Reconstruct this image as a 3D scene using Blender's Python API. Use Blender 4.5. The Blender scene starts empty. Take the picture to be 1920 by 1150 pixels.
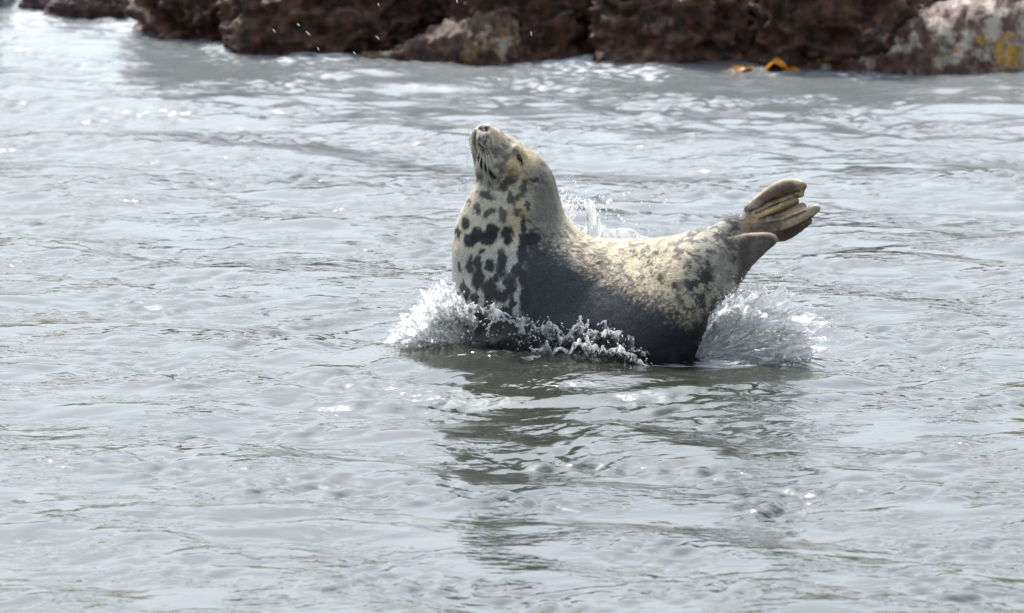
import bpy, bmesh, math, random
import numpy as np
from mathutils import Vector, noise
from mathutils.bvhtree import BVHTree

S = bpy.context.scene
COL = S.collection
random.seed(7)
RNG = np.random.default_rng(11)
R = math.radians

# ------------------------------------------------------------------ camera
CAM_H, CAM_Y, LENS = 5.0, -30.0, 250.0
FPX = 1920 * LENS / 36.0                       # focal length in photo pixels
PITCH = math.atan(CAM_H / -CAM_Y) - (662 - 575) / FPX
cd = bpy.data.cameras.new('camera')
cam = bpy.data.objects.new('camera', cd)
COL.objects.link(cam)
cam.location = (0, CAM_Y, CAM_H)
cam.rotation_euler = (R(90) - PITCH, 0, 0)
cd.lens = LENS
cd.sensor_width = 36
cd.clip_start = 0.5
cd.clip_end = 3000
cd.dof.use_dof = True
cd.dof.focus_distance = 29.9
cd.dof.aperture_fstop = 4.6
S.camera = cam

# ------------------------------------------------------------------ sky and sun
SUN_EL, SUN_AZ = R(56), R(-18)                 # behind the animal, a little to the left (azimuth from +Y)
w = bpy.data.worlds.new('World')
S.world = w
w.use_nodes = True
nt = w.node_tree
bg = nt.nodes['Background']
sky = nt.nodes.new('ShaderNodeTexSky')
sky.sky_type = 'NISHITA'
sky.sun_disc = False
sky.sun_elevation = SUN_EL
sky.sun_rotation = SUN_AZ
sky.air_density = 1.0
sky.dust_density = 5.5
sky.ozone_density = 1.0
hs = nt.nodes.new('ShaderNodeHueSaturation')
hs.inputs['Saturation'].default_value = 0.32   # thin white cloud over the whole sky
nt.links.new(sky.outputs[0], hs.inputs['Color'])
tint = nt.nodes.new('ShaderNodeMix'); tint.data_type = 'RGBA'; tint.blend_type = 'MULTIPLY'
tint.inputs[0].default_value = 1.0
tint.inputs[7].default_value = (0.90, 0.985, 1.07, 1)   # the cool white of high cloud
nt.links.new(hs.outputs[0], tint.inputs[6])
nt.links.new(tint.outputs[2], bg.inputs[0])
bg.inputs[1].default_value = 0.132

sl = bpy.data.lights.new('sun', 'SUN')
sun = bpy.data.objects.new('sun', sl)
COL.objects.link(sun)
sl.energy = 2.0
sl.angle = R(3.0)
sl.color = (1.0, 0.95, 0.87)
sd = Vector((math.sin(SUN_AZ) * math.cos(SUN_EL), math.cos(SUN_AZ) * math.cos(SUN_EL), math.sin(SUN_EL)))
sun.rotation_euler = sd.to_track_quat('Z', 'Y').to_euler()
sun.location = sd * 60

S.view_settings.view_transform = 'Standard'
S.view_settings.look = 'None'
S.view_settings.exposure = 1.32
S.view_settings.gamma = 1.0
S.view_settings.use_curve_mapping = False
S.cycles.use_denoising = True
S.cycles.max_bounces = 14
S.cycles.diffuse_bounces = 6
S.cycles.transmission_bounces = 10
S.cycles.transparent_max_bounces = 64
S.cycles.caustics_refractive = True
S.cycles.caustics_reflective = False
S.cycles.sample_clamp_indirect = 6.0

# ------------------------------------------------------------------ helpers
def px(u, v, y):
    """the point of the plane Y = y that the photo shows at pixel (u, v)"""
    a, b = (u - 960) / FPX, -(v - 575) / FPX
    cp, sp = math.cos(PITCH), math.sin(PITCH)
    d = Vector((a, cp + b * sp, -sp + b * cp))
    t = (y - CAM_Y) / d.y
    return Vector((0, CAM_Y, CAM_H)) + d * t

def on_water(u, v, z=0.0):
    a, b = (u - 960) / FPX, -(v - 575) / FPX
    cp, sp = math.cos(PITCH), math.sin(PITCH)
    d = Vector((a, cp + b * sp, -sp + b * cp))
    t = (z - CAM_H) / d.z
    return Vector((0, CAM_Y, CAM_H)) + d * t

def to_px(P):
    """photo pixel of world points, P an (n,3) array"""
    P = np.asarray(P)
    cp, sp = math.cos(PITCH), math.sin(PITCH)
    rx, ry, rz = P[:, 0], P[:, 1] - CAM_Y, P[:, 2] - CAM_H
    f = ry * cp - rz * sp
    up = ry * sp + rz * cp
    return 960 + FPX * rx / f, 575 - FPX * up / f

def mesh_obj(name, verts, faces, mat, parent=None, smooth=True, edges=None):
    me = bpy.data.meshes.new(name)
    me.from_pydata([tuple(v) for v in verts] if not isinstance(verts, np.ndarray) else verts.tolist(), edges or [], faces)
    me.update()
    if smooth:
        me.polygons.foreach_set('use_smooth', [True] * len(me.polygons))
    o = bpy.data.objects.new(name, me)
    COL.objects.link(o)
    if mat:
        me.materials.append(mat)
    if parent:
        o.parent = parent
    return o

def big_mesh(name, V, Q, mat, parent=None):
    """fast mesh from numpy: V (n,3), Q (m,4) quads"""
    me = bpy.data.meshes.new(name)
    me.vertices.add(len(V))
    me.vertices.foreach_set('co', V.astype(np.float32).ravel())
    m, k = Q.shape
    me.loops.add(m * k)
    me.loops.foreach_set('vertex_index', Q.astype(np.int32).ravel())
    me.polygons.add(m)
    me.polygons.foreach_set('loop_start', np.arange(0, m * k, k, dtype=np.int32))
    me.polygons.foreach_set('use_smooth', np.ones(m, dtype=bool))
    me.update(calc_edges=True)
    me.validate()
    o = bpy.data.objects.new(name, me)
    COL.objects.link(o)
    if mat:
        me.materials.append(mat)
    if parent:
        o.parent = parent
    return o

def empty(name, loc=(0, 0, 0)):
    o = bpy.data.objects.new(name, None)
    o.location = loc
    o.empty_display_size = 0.1
    COL.objects.link(o)
    return o

def keep_parent(child, parent):
    child.parent = parent
    child.matrix_parent_inverse = parent.matrix_basis.inverted()

def tag(o, label=None, cat=None, group=None, kind=None):
    if label: o['label'] = label
    if cat: o['category'] = cat
    if group: o['group'] = group
    if kind: o['kind'] = kind
    return o

def new_mat(name):
    m = bpy.data.materials.new(name)
    m.use_nodes = True
    n = m.node_tree.nodes
    return m, n, m.node_tree.links, n['Principled BSDF']

def nz(p, s=1.0):
    return noise.noise(Vector(p) * s)

def fnoise(P, scale, octaves=3, seed=0.0, stretch=(1, 1, 1)):
    """fractal noise for an (n,3) array"""
    out = np.empty(len(P))
    sx, sy, sz = (scale * k for k in stretch)
    fr = noise.fractal
    for i, p in enumerate(P):
        out[i] = fr(Vector((p[0] * sx + seed, p[1] * sy - seed, p[2] * sz + 2 * seed)), 0.8, 2.1, octaves)
    return out

def catmull(P, n):
    P = np.asarray(P, float)
    m = len(P)
    out = []
    for i in range(m - 1):
        p0, p1, p2, p3 = P[max(i - 1, 0)], P[i], P[i + 1], P[min(i + 2, m - 1)]
        for k in range(n):
            t = k / n
            out.append(0.5 * ((2 * p1) + (-p0 + p2) * t + (2 * p0 - 5 * p1 + 4 * p2 - p3) * t * t + (-p0 + 3 * p1 - 3 * p2 + p3) * t ** 3))
    out.append(P[-1])
    return np.array(out)

def smoothstep(a, b, x):
    t = np.clip((x - a) / (b - a), 0, 1)
    return t * t * (3 - 2 * t)

# ------------------------------------------------------------------ materials
def water_material():
    m, n, l, p = new_mat('sea_water')
    p.inputs['Base Color'].default_value = (0.026, 0.028, 0.021, 1)
    p.inputs['IOR'].default_value = 1.34
    mk = n.new('ShaderNodeAttribute'); mk.attribute_name = 'surf_brighten'       # aerated surf, also lightened by the rocks in place of reflected sky
    mm = n.new('ShaderNodeMix'); mm.data_type = 'RGBA'
    mm.inputs[6].default_value = (0.026, 0.028, 0.021, 1)
    mm.inputs[7].default_value = (0.13, 0.138, 0.14, 1)
    l.new(mk.outputs['Fac'], mm.inputs[0])
    l.new(mm.outputs[2], p.inputs['Base Color'])
    ru = n.new('ShaderNodeAttribute'); ru.attribute_name = 'ruffle'     # wind-ruffled water is rougher than slicks
    l.new(ru.outputs['Fac'], p.inputs['Roughness'])
    tc = n.new('ShaderNodeTexCoord')
    def nse(scale, detail, stretch, rot):
        mp = n.new('ShaderNodeMapping')
        mp.inputs['Scale'].default_value = stretch
        mp.inputs['Rotation'].default_value = (0, 0, rot)
        l.new(tc.outputs['Object'], mp.inputs['Vector'])
        t = n.new('ShaderNodeTexNoise')
        t.inputs['Scale'].default_value = scale
        t.inputs['Detail'].default_value = detail
        t.inputs['Roughness'].default_value = 0.45
        l.new(mp.outputs[0], t.inputs['Vector'])
        return t
    a = nse(14.0, 2.0, (0.8, 1.1, 1), 0.3)
    b = nse(3.0, 2.0, (1, 1, 1), 1.1)          # where the small ripples are strong
    mr = n.new('ShaderNodeMapRange')
    mr.inputs['From Min'].default_value = 0.42
    mr.inputs['From Max'].default_value = 0.66
    mr.inputs['To Min'].default_value = 0.12
    mr.inputs['To Max'].default_value = 1.0
    l.new(b.outputs['Fac'], mr.inputs['Value'])
    bp = n.new('ShaderNodeBump')
    bp.inputs['Distance'].default_value = 0.02
    l.new(mr.outputs[0], bp.inputs['Strength'])
    l.new(a.outputs['Fac'], bp.inputs['Height'])
    c2 = nse(38.0, 2.0, (0.7, 1.2, 1), 0.2)
    bp2 = n.new('ShaderNodeBump')
    bp2.inputs['Distance'].default_value = 0.0026
    l.new(mr.outputs[0], bp2.inputs['Strength'])
    l.new(c2.outputs['Fac'], bp2.inputs['Height'])
    l.new(bp.outputs[0], bp2.inputs['Normal'])
    l.new(bp2.outputs[0], p.inputs['Normal'])
    # foam carried on the vertices
    at = n.new('ShaderNodeAttribute')
    at.attribute_name = 'foam'
    fn = nse(22.0, 5.0, (0.6, 1.0, 1), 0.1)
    ml = n.new('ShaderNodeMath'); ml.operation = 'MULTIPLY'
    l.new(at.outputs['Fac'], ml.inputs[0]); l.new(fn.outputs['Fac'], ml.inputs[1])
    cr = n.new('ShaderNodeMapRange')
    cr.inputs['From Min'].default_value = 0.24
    cr.inputs['From Max'].default_value = 0.42
    l.new(ml.outputs[0], cr.inputs['Value'])
    fb = n.new('ShaderNodeBsdfPrincipled')
    fb.inputs['Base Color'].default_value = (0.75, 0.77, 0.78, 1)
    fb.inputs['Roughness'].default_value = 0.5
    mx = n.new('ShaderNodeMixShader')
    l.new(cr.outputs[0], mx.inputs[0]); l.new(p.outputs[0], mx.inputs[1]); l.new(fb.outputs[0], mx.inputs[2])
    l.new(mx.outputs[0], n['Material Output'].inputs['Surface'])
    return m

def splash_glass():
    m, n, l, p = new_mat('splashing_water')
    p.inputs['Base Color'].default_value = (0.96, 0.98, 1.0, 1)
    p.inputs['Roughness'].default_value = 0.04
    p.inputs['IOR'].default_value = 1.33
    p.inputs['Transmission Weight'].default_value = 1.0
    return m

def spray_white():
    """aerated water: white with air bubbles, lets light through, shiny skin"""
    m, n, l, p = new_mat('aerated_water')
    n.remove(p)
    d = n.new('ShaderNodeBsdfDiffuse'); d.inputs[0].default_value = (0.92, 0.92, 0.91, 1)
    t = n.new('ShaderNodeBsdfTranslucent'); t.inputs[0].default_value = (0.92, 0.92, 0.91, 1)
    g = n.new('ShaderNodeBsdfGlass'); g.inputs['IOR'].default_value = 1.33; g.inputs['Roughness'].default_value = 0.05
    a = n.new('ShaderNodeMixShader'); a.inputs[0].default_value = 0.6
    l.new(d.outputs[0], a.inputs[1]); l.new(t.outputs[0], a.inputs[2])
    b = n.new('ShaderNodeMixShader'); b.inputs[0].default_value = 0.15
    l.new(a.outputs[0], b.inputs[1]); l.new(g.outputs[0], b.inputs[2])
    l.new(b.outputs[0], n['Material Output'].inputs['Surface'])
    return m

def churned_water(name, lo, hi):
    """clear water turning white where air is high; the white stands in for highlights"""
    m, n, l, p = new_mat(name)
    n.remove(p)
    d = n.new('ShaderNodeBsdfDiffuse'); d.inputs[0].default_value = (0.93, 0.93, 0.92, 1)
    t = n.new('ShaderNodeBsdfTranslucent'); t.inputs[0].default_value = (0.93, 0.93, 0.92, 1)
    a = n.new('ShaderNodeMixShader'); a.inputs[0].default_value = 0.55
    l.new(d.outputs[0], a.inputs[1]); l.new(t.outputs[0], a.inputs[2])
    g = n.new('ShaderNodeBsdfGlass'); g.inputs['IOR'].default_value = 1.33; g.inputs['Roughness'].default_value = 0.03
    at = n.new('ShaderNodeAttribute'); at.attribute_name = 'air'
    mr = n.new('ShaderNodeMapRange')
    mr.inputs['From Min'].default_value = lo; mr.inputs['From Max'].default_value = hi
    th = n.new('ShaderNodeAttribute'); th.attribute_name = 'throw'
    mp = n.new('ShaderNodeMapping'); mp.inputs['Scale'].default_value = (5.0, 9.0, 1)
    l.new(th.outputs['Vector'], mp.inputs['Vector'])
    ns = n.new('ShaderNodeTexNoise'); ns.inputs['Scale'].default_value = 1.0; ns.inputs['Detail'].default_value = 4
    l.new(mp.outputs[0], ns.inputs['Vector'])
    ad = n.new('ShaderNodeMath'); ad.operation = 'ADD'
    l.new(ns.outputs['Fac'], ad.inputs[0]); l.new(at.outputs['Fac'], ad.inputs[1])
    l.new(ad.outputs[0], mr.inputs['Value'])
    b = n.new('ShaderNodeMixShader')
    l.new(mr.outputs[0], b.inputs[0]); l.new(g.outputs[0], b.inputs[1]); l.new(a.outputs[0], b.inputs[2])
    l.new(b.outputs[0], n['Material Output'].inputs['Surface'])
    return m

def streaked_spray():
    """a film of flying water, torn into white streaks that run along the throw"""
    m, n, l, p = new_mat('streaked_spray')
    n.remove(p)
    d = n.new('ShaderNodeBsdfDiffuse'); d.inputs[0].default_value = (0.93, 0.93, 0.92, 1)
    t = n.new('ShaderNodeBsdfTranslucent'); t.inputs[0].default_value = (0.93, 0.93, 0.92, 1)
    a = n.new('ShaderNodeMixShader'); a.inputs[0].default_value = 0.5
    l.new(d.outputs[0], a.inputs[1]); l.new(t.outputs[0], a.inputs[2])
    tr = n.new('ShaderNodeBsdfTransparent')
    gl = n.new('ShaderNodeBsdfGlossy'); gl.inputs['Roughness'].default_value = 0.12
    fz = n.new('ShaderNodeFresnel'); fz.inputs['IOR'].default_value = 1.33
    c = n.new('ShaderNodeMixShader')
    l.new(fz.outputs[0], c.inputs[0]); l.new(tr.outputs[0], c.inputs[1]); l.new(gl.outputs[0], c.inputs[2])
    at = n.new('ShaderNodeAttribute'); at.attribute_name = 'throw'
    mp = n.new('ShaderNodeMapping'); mp.inputs['Scale'].default_value = (1.0, 11.0, 1)
    l.new(at.outputs['Vector'], mp.inputs['Vector'])
    ns = n.new('ShaderNodeTexNoise'); ns.inputs['Scale'].default_value = 1.0; ns.inputs['Detail'].default_value = 4; ns.inputs['Roughness'].default_value = 0.6
    l.new(mp.outputs[0], ns.inputs['Vector'])
    ar = n.new('ShaderNodeAttribute'); ar.attribute_name = 'air'
    ad = n.new('ShaderNodeMath'); ad.operation = 'ADD'
    l.new(ns.outputs['Fac'], ad.inputs[0]); l.new(ar.outputs['Fac'], ad.inputs[1])
    mr = n.new('ShaderNodeMapRange')
    mr.inputs['From Min'].default_value = 0.68; mr.inputs['From Max'].default_value = 1.02
    l.new(ad.outputs[0], mr.inputs['Value'])
    b = n.new('ShaderNodeMixShader')
    l.new(mr.outputs[0], b.inputs[0]); l.new(c.outputs[0], b.inputs[1]); l.new(a.outputs[0], b.inputs[2])
    bp = n.new('ShaderNodeBump'); bp.inputs['Strength'].default_value = 0.2; bp.inputs['Distance'].default_value = 0.01
    l.new(ns.outputs['Fac'], bp.inputs['Height'])
    l.new(bp.outputs[0], d.inputs['Normal']); l.new(bp.outputs[0], gl.inputs['Normal'])
    l.new(b.outputs[0], n['Material Output'].inputs['Surface'])
    return m

def rock_material(name, dark, mid, pale, pale_amt, weed=None):
    m, n, l, p = new_mat(name)
    p.inputs['Roughness'].default_value = 0.55
    tc = n.new('ShaderNodeTexCoord')
    def nse(scale, detail=6, rough=0.62):
        t = n.new('ShaderNodeTexNoise')
        t.inputs['Scale'].default_value = scale
        t.inputs['Detail'].default_value = detail
        t.inputs['Roughness'].default_value = rough
        l.new(tc.outputs['Object'], t.inputs['Vector'])
        return t
    a = nse(12.0)
    cr = n.new('ShaderNodeValToRGB')
    cr.color_ramp.elements[0].position = 0.38; cr.color_ramp.elements[0].color = (*dark, 1)
    cr.color_ramp.elements[1].position = 0.66; cr.color_ramp.elements[1].color = (*mid, 1)
    l.new(a.outputs['Fac'], cr.inputs[0])
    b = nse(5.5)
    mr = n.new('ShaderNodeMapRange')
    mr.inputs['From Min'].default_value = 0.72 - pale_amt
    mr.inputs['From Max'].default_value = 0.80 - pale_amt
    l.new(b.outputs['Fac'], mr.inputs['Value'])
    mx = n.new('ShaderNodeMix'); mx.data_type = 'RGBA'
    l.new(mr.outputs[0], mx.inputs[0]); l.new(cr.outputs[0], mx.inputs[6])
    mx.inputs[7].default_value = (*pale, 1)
    out = mx
    if weed:
        c = nse(3.3, 5)
        mr2 = n.new('ShaderNodeMapRange')
        mr2.inputs['From Min'].default_value = 0.60
        mr2.inputs['From Max'].default_value = 0.64
        l.new(c.outputs['Fac'], mr2.inputs['Value'])
        mx2 = n.new('ShaderNodeMix'); mx2.data_type = 'RGBA'
        l.new(mr2.outputs[0], mx2.inputs[0]); l.new(mx.outputs[2], mx2.inputs[6])
        mx2.inputs[7].default_value = (*weed, 1)
        out = mx2
    l.new(out.outputs[2], p.inputs['Base Color'])
    bp = n.new('ShaderNodeBump')
    bp.inputs['Strength'].default_value = 0.8
    bp.inputs['Distance'].default_value = 0.03
    h = nse(26.0, 6, 0.7)
    l.new(h.outputs['Fac'], bp.inputs['Height'])
    l.new(bp.outputs[0], p.inputs['Normal'])
    return m

def fur_material(name, bump=True):
    m, n, l, p = new_mat(name)
    at = n.new('ShaderNodeAttribute'); at.attribute_name = 'coat'
    tc = n.new('ShaderNodeTexCoord')
    mp = n.new('ShaderNodeMapping')
    mp.inputs['Rotation'].default_value = (0, R(-35), 0)
    mp.inputs['Scale'].default_value = (0.35, 1, 1)
    l.new(tc.outputs['Object'], mp.inputs['Vector'])
    t = n.new('ShaderNodeTexNoise')
    t.inputs['Scale'].default_value = 170
    t.inputs['Detail'].default_value = 3
    t.inputs['Roughness'].default_value = 0.6
    l.new(mp.outputs[0], t.inputs['Vector'])
    mr = n.new('ShaderNodeMapRange')
    mr.inputs['From Min'].default_value = 0.3
    mr.inputs['From Max'].default_value = 0.7
    mr.inputs['To Min'].default_value = 0.72
    mr.inputs['To Max'].default_value = 1.22
    l.new(t.outputs['Fac'], mr.inputs['Value'])
    mu = n.new('ShaderNodeMix'); mu.data_type = 'RGBA'; mu.blend_type = 'MULTIPLY'
    mu.inputs[0].default_value = 1.0
    l.new(at.outputs['Color'], mu.inputs[6]); l.new(mr.outputs[0], mu.inputs[7])
    l.new(mu.outputs[2], p.inputs['Base Color'])
    wr = n.new('ShaderNodeMapRange')            # wet fur is glossier
    wr.inputs['To Min'].default_value = 0.75
    wr.inputs['To Max'].default_value = 0.38
    l.new(at.outputs['Alpha'], wr.inputs['Value'])
    l.new(wr.outputs[0], p.inputs['Roughness'])
    p.inputs['Sheen Weight'].default_value = 0.0
    p.inputs['Specular IOR Level'].default_value = 0.4
    p.inputs['Sheen Roughness'].default_value = 0.5
    if bump:
        bp = n.new('ShaderNodeBump')
        bp.inputs['Strength'].default_value = 0.45
        bp.inputs['Distance'].default_value = 0.004
        l.new(t.outputs['Fac'], bp.inputs['Height'])
        l.new(bp.outputs[0], p.inputs['Normal'])
    return m

def plain(name, col, rough=0.5, trans=0.0):
    m, n, l, p = new_mat(name)
    p.inputs['Base Color'].default_value = (*col, 1)
    p.inputs['Roughness'].default_value = rough
    p.inputs['Transmission Weight'].default_value = trans
    return m

M_WATER = water_material()
M_GLASS = splash_glass()
M_SPRAY = spray_white()
M_CROWN = churned_water('churned_water', 1.12, 1.62)  # white rim and patches painted in for bright highlights on clear water
M_FAN = streaked_spray()
M_FUR = fur_material('seal_coat')

# ------------------------------------------------------------------ the sea
def wave_tile(L, N, lmin, lmax, power, slope, wind, spread, seed):
    """periodic height tile and its sideways chop, from a band of random waves"""
    g = np.random.default_rng(seed)
    k = 2 * np.pi * np.fft.fftfreq(N, L / N)
    kx, ky = np.meshgrid(k, k, indexing='ij')
    kk = np.hypot(kx, ky); kk[0, 0] = 1
    ang = np.arctan2(ky, kx) - wind
    amp = kk ** (-power) * (spread + (1 - spread) * np.abs(np.cos(ang)) ** 3)
    lam = 2 * np.pi / kk
    amp *= np.exp(-(lmin / lam) ** 3) * np.exp(-(lam / lmax) ** 3)
    amp[0, 0] = 0
    sp = amp * np.exp(2j * np.pi * g.random((N, N))) * np.abs(g.normal(size=(N, N)))
    h = np.fft.ifft2(sp).real
    sx = np.fft.ifft2(1j * kx * sp).real
    sy = np.fft.ifft2(1j * ky * sp).real
    s = slope / math.sqrt((sx ** 2 + sy ** 2).mean())
    dx = np.fft.ifft2(-1j * kx / kk * sp).real
    dy = np.fft.ifft2(-1j * ky / kk * sp).real
    return L, N, h * s, dx * s, dy * s

def sample(tile, X, Y, rot):
    L, N, h, dx, dy = tile
    c, s = math.cos(rot), math.sin(rot)
    U = ((X * c + Y * s) / L * N) % N
    V = ((-X * s + Y * c) / L * N) % N
    i, j = np.floor(U).astype(int), np.floor(V).astype(int)
    f, g = U - i, V - j
    i %= N; j %= N
    i1, j1 = (i + 1) % N, (j + 1) % N
    f = f * f * (3 - 2 * f) * 0.5 + f * 0.5
    g = g * g * (3 - 2 * g) * 0.5 + g * 0.5
    def q(a):
        return a[i, j] * (1 - f) * (1 - g) + a[i1, j] * f * (1 - g) + a[i, j1] * (1 - f) * g + a[i1, j1] * f * g
    ddx, ddy = q(dx), q(dy)
    return q(h), ddx * c - ddy * s, ddx * s + ddy * c

T_SWELL = wave_tile(17.3, 512, 0.45, 3.2, 1.9, 0.062, 0.9, 0.35, 3)
T_CHOP = wave_tile(5.7, 512, 0.14, 0.6, 1.7, 0.058, 2.2, 0.45, 5)
T_RIP = wave_tile(4.3, 512, 0.07, 0.22, 1.5, 0.125, 1.5, 0.5, 15)
T_PATCH = wave_tile(23.0, 256, 1.2, 6.0, 1.2, 1.0, 0.2, 0.8, 9)
_pn = T_PATCH[2].std()

SEAL_C = px(1110, 660, 0.0)
RUMP = px(1270, 670, -0.3)

def sea(X, Y, fs=1.0, fc=1.0):
    h1, a1, b1 = sample(T_SWELL, X, Y, 0.23)
    h2, a2, b2 = sample(T_CHOP, X, Y, -0.61)
    hp, _, _ = sample(T_PATCH, X, Y, 0.4)
    calm = np.clip(0.75 + 0.45 * hp / _pn, 0.25, 1.5)
    # rings running out from the thrashing animal
    d = np.hypot((X - SEAL_C.x) / 1.15, Y - SEAL_C.y)
    ring = np.exp(-((d - 1.15) / 0.55) ** 2) * 0.010 * np.sin(d * 2 * np.pi / 0.34)
    shore = 1 + 1.1 * smoothstep(1.0, 7.5, Y) + 1.5 * np.exp(-((X - SEAL_C.x) / 1.5) ** 2 - ((Y + 2.2) / 2.4) ** 2)
    dip = -0.018 * np.exp(-((X - RUMP.x) / 0.28) ** 2 - ((Y + 0.35) / 0.3) ** 2)      # trough under the rump
    bow = 0.022 * np.exp(-((np.hypot((X - SEAL_C.x) / 0.62, (Y - 0.08) / 0.34) - 1.0) / 0.16) ** 2) * (Y < 0.1)
    ring = ring + dip + bow
    k2 = fc * calm * (0.6 + 0.4 * shore)
    h3, a3, b3 = sample(T_RIP, X, Y, 0.95)
    hq, _, _ = sample(T_PATCH, X * 2.3 + 7, Y * 2.3, 1.1)
    gust = np.clip(0.35 + 0.75 * hq / _pn, 0.0, 2.2)
    k3 = fc * np.minimum(gust, 1.7) * (0.5 + 0.5 * shore)
    return h1 * fs + h2 * k2 + h3 * k3 + ring, a1 * fs + a2 * k2 + a3 * k3, b1 * fs + b2 * k2 + b3 * k3

def axis(lo, hi, step_lo, step_hi, far_lo, far_hi, n):
    pts = [lo]
    while pts[-1] < hi:
        t = (pts[-1] - lo) / (hi - lo)
        pts.append(pts[-1] + step_lo + (step_hi - step_lo) * t)
    q = np.linspace(0, 1, n + 1)[1:] ** 3
    left = lo - (lo - far_lo) * q[::-1] - 0.05 * np.arange(n, 0, -1)
    right = pts[-1] + (far_hi - pts[-1]) * q + 0.05 * np.arange(1, n + 1)
    return np.concatenate([left, pts, right])

def build_sea():
    xs = axis(-4.8, 4.8, 0.024, 0.024, -500, 500, 55)
    ys = axis(-9.2, 25.0, 0.020, 0.034, -80, 900, 45)
    X, Y = np.meshgrid(xs, ys, indexing='ij')
    stx = np.gradient(xs)[:, None] * np.ones_like(Y)
    sty = np.gradient(ys)[None, :] * np.ones_like(X)
    st = np.maximum(stx, sty)
    fc = 1 - smoothstep(0.05, 0.16, st)
    fs = 1 - smoothstep(0.35, 1.2, st)
    h, a, b = sea(X, Y, fs, fc)
    V = np.stack([X + a, Y + b, h], -1).reshape(-1, 3)
    nx, ny = len(xs), len(ys)
    idx = np.arange(nx * ny).reshape(nx, ny)
    Q = np.stack([idx[:-1, :-1], idx[1:, :-1], idx[1:, 1:], idx[:-1, 1:]], -1).reshape(-1, 4)
    o = big_mesh('sea', V, Q, M_WATER)
    # foam: along the shore and around the splashes
    x, y = V[:, 0], V[:, 1]
    shore = shore_y(x)
    f = np.exp(-((shore - y) / 1.5) ** 2) * (0.47 + 0.12 * np.sin(x * 3.1 + 1.2 * np.sin(x * 7.3))) * (y < shore + 2)
    f = np.maximum(f, np.exp(-(((x + 3.2) / 1.0) ** 2 + ((y - 25.0) / 1.6) ** 2)) * 1.0)
    for u, v, rx, ry, s in ((790, 640, 0.24, 0.3, 0.75), (1440, 660, 0.3, 0.35, 0.8), (1130, 430, 0.2, 0.4, 0.4), (1270, 684, 0.2, 0.07, 0.72), (1330, 680, 0.15, 0.15, 0.8), (1020, 674, 0.45, 0.10, 0.6)):
        c = on_water(u, v)
        f = np.maximum(f, s * np.exp(-(((x - c.x) / rx) ** 2 + ((y - c.y) / ry) ** 2)))
    hp, _, _ = sample(T_PATCH, x * 1.3 - 4, y * 1.3, 2.0)
    ruf = 0.03 + 0.012 * np.clip(hp / _pn, -1, 1.5) + 0.14 * smoothstep(1.0, 8.0, y) + 0.10 * np.exp(-((x - SEAL_C.x) / 1.2) ** 2 - ((y + 2.9) / 1.9) ** 2)
    surf_brighten = np.exp(-(np.clip(shore - y, 0, None) / 4.5) ** 2) * (np.abs(x) < 40)
    at = o.data.attributes.new('surf_brighten', 'FLOAT', 'POINT')
    at.data.foreach_set('value', surf_brighten.astype(np.float32))
    at = o.data.attributes.new('ruffle', 'FLOAT', 'POINT')
    at.data.foreach_set('value', np.clip(ruf, 0.03, 0.3).astype(np.float32))
    at = o.data.attributes.new('foam', 'FLOAT', 'POINT')
    at.data.foreach_set('value', f.astype(np.float32))
    tag(o, kind='structure')
    return o

_sh = [(-2000, 40), (0, 40), (250, 58), (500, 92), (850, 104), (1200, 120), (1450, 133), (1600, 120), (1750, 104), (1920, 96), (3600, 92)]
_shw = [on_water(u, v) for u, v in _sh]
def shore_y(x):
    return np.interp(x, [p.x for p in _shw], [p.y for p in _shw])

build_sea()

# ------------------------------------------------------------------ the low island the rocks belong to
def build_hill():
    m, n, l, p = new_mat('rough_grass')
    p.inputs['Roughness'].default_value = 0.9
    tc = n.new('ShaderNodeTexCoord')
    t = n.new('ShaderNodeTexNoise'); t.inputs['Scale'].default_value = 0.25; t.inputs['Detail'].default_value = 8
    l.new(tc.outputs['Object'], t.inputs['Vector'])
    cr = n.new('ShaderNodeValToRGB')
    cr.color_ramp.elements[0].position = 0.35; cr.color_ramp.elements[0].color = (0.045, 0.05, 0.02, 1)
    cr.color_ramp.elements[1].position = 0.65; cr.color_ramp.elements[1].color = (0.11, 0.095, 0.045, 1)
    l.new(t.outputs['Fac'], cr.inputs[0]); l.new(cr.outputs[0], p.inputs['Base Color'])
    nx, ny = 160, 40
    V = []
    for i in range(nx):
        x = -260 + 520 * i / (nx - 1)
        crest = 21 + 4 * noise.fractal(Vector((x * 0.018, 3.3, 0)), 0.8, 2, 4)
        for j in range(ny):
            q = j / (ny - 1)
            y = 130 + 130 * q + 10 * noise.noise(Vector((x * 0.03, 8.1, 0)))
            z = -1 + crest * math.sin(math.pi * min(1, q * 1.05) * 0.93) ** 0.7 + 1.2 * noise.fractal(Vector((x * 0.06, y * 0.06, 0)), 0.8, 2, 5)
            V.append((x, y, z if j else -2))
    idx = np.arange(nx * ny).reshape(nx, ny)
    Q = np.stack([idx[:-1, :-1], idx[1:, :-1], idx[1:, 1:], idx[:-1, 1:]], -1).reshape(-1, 4)
    tag(big_mesh('hill', np.array(V), Q, m), kind='structure')
build_hill()

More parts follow.
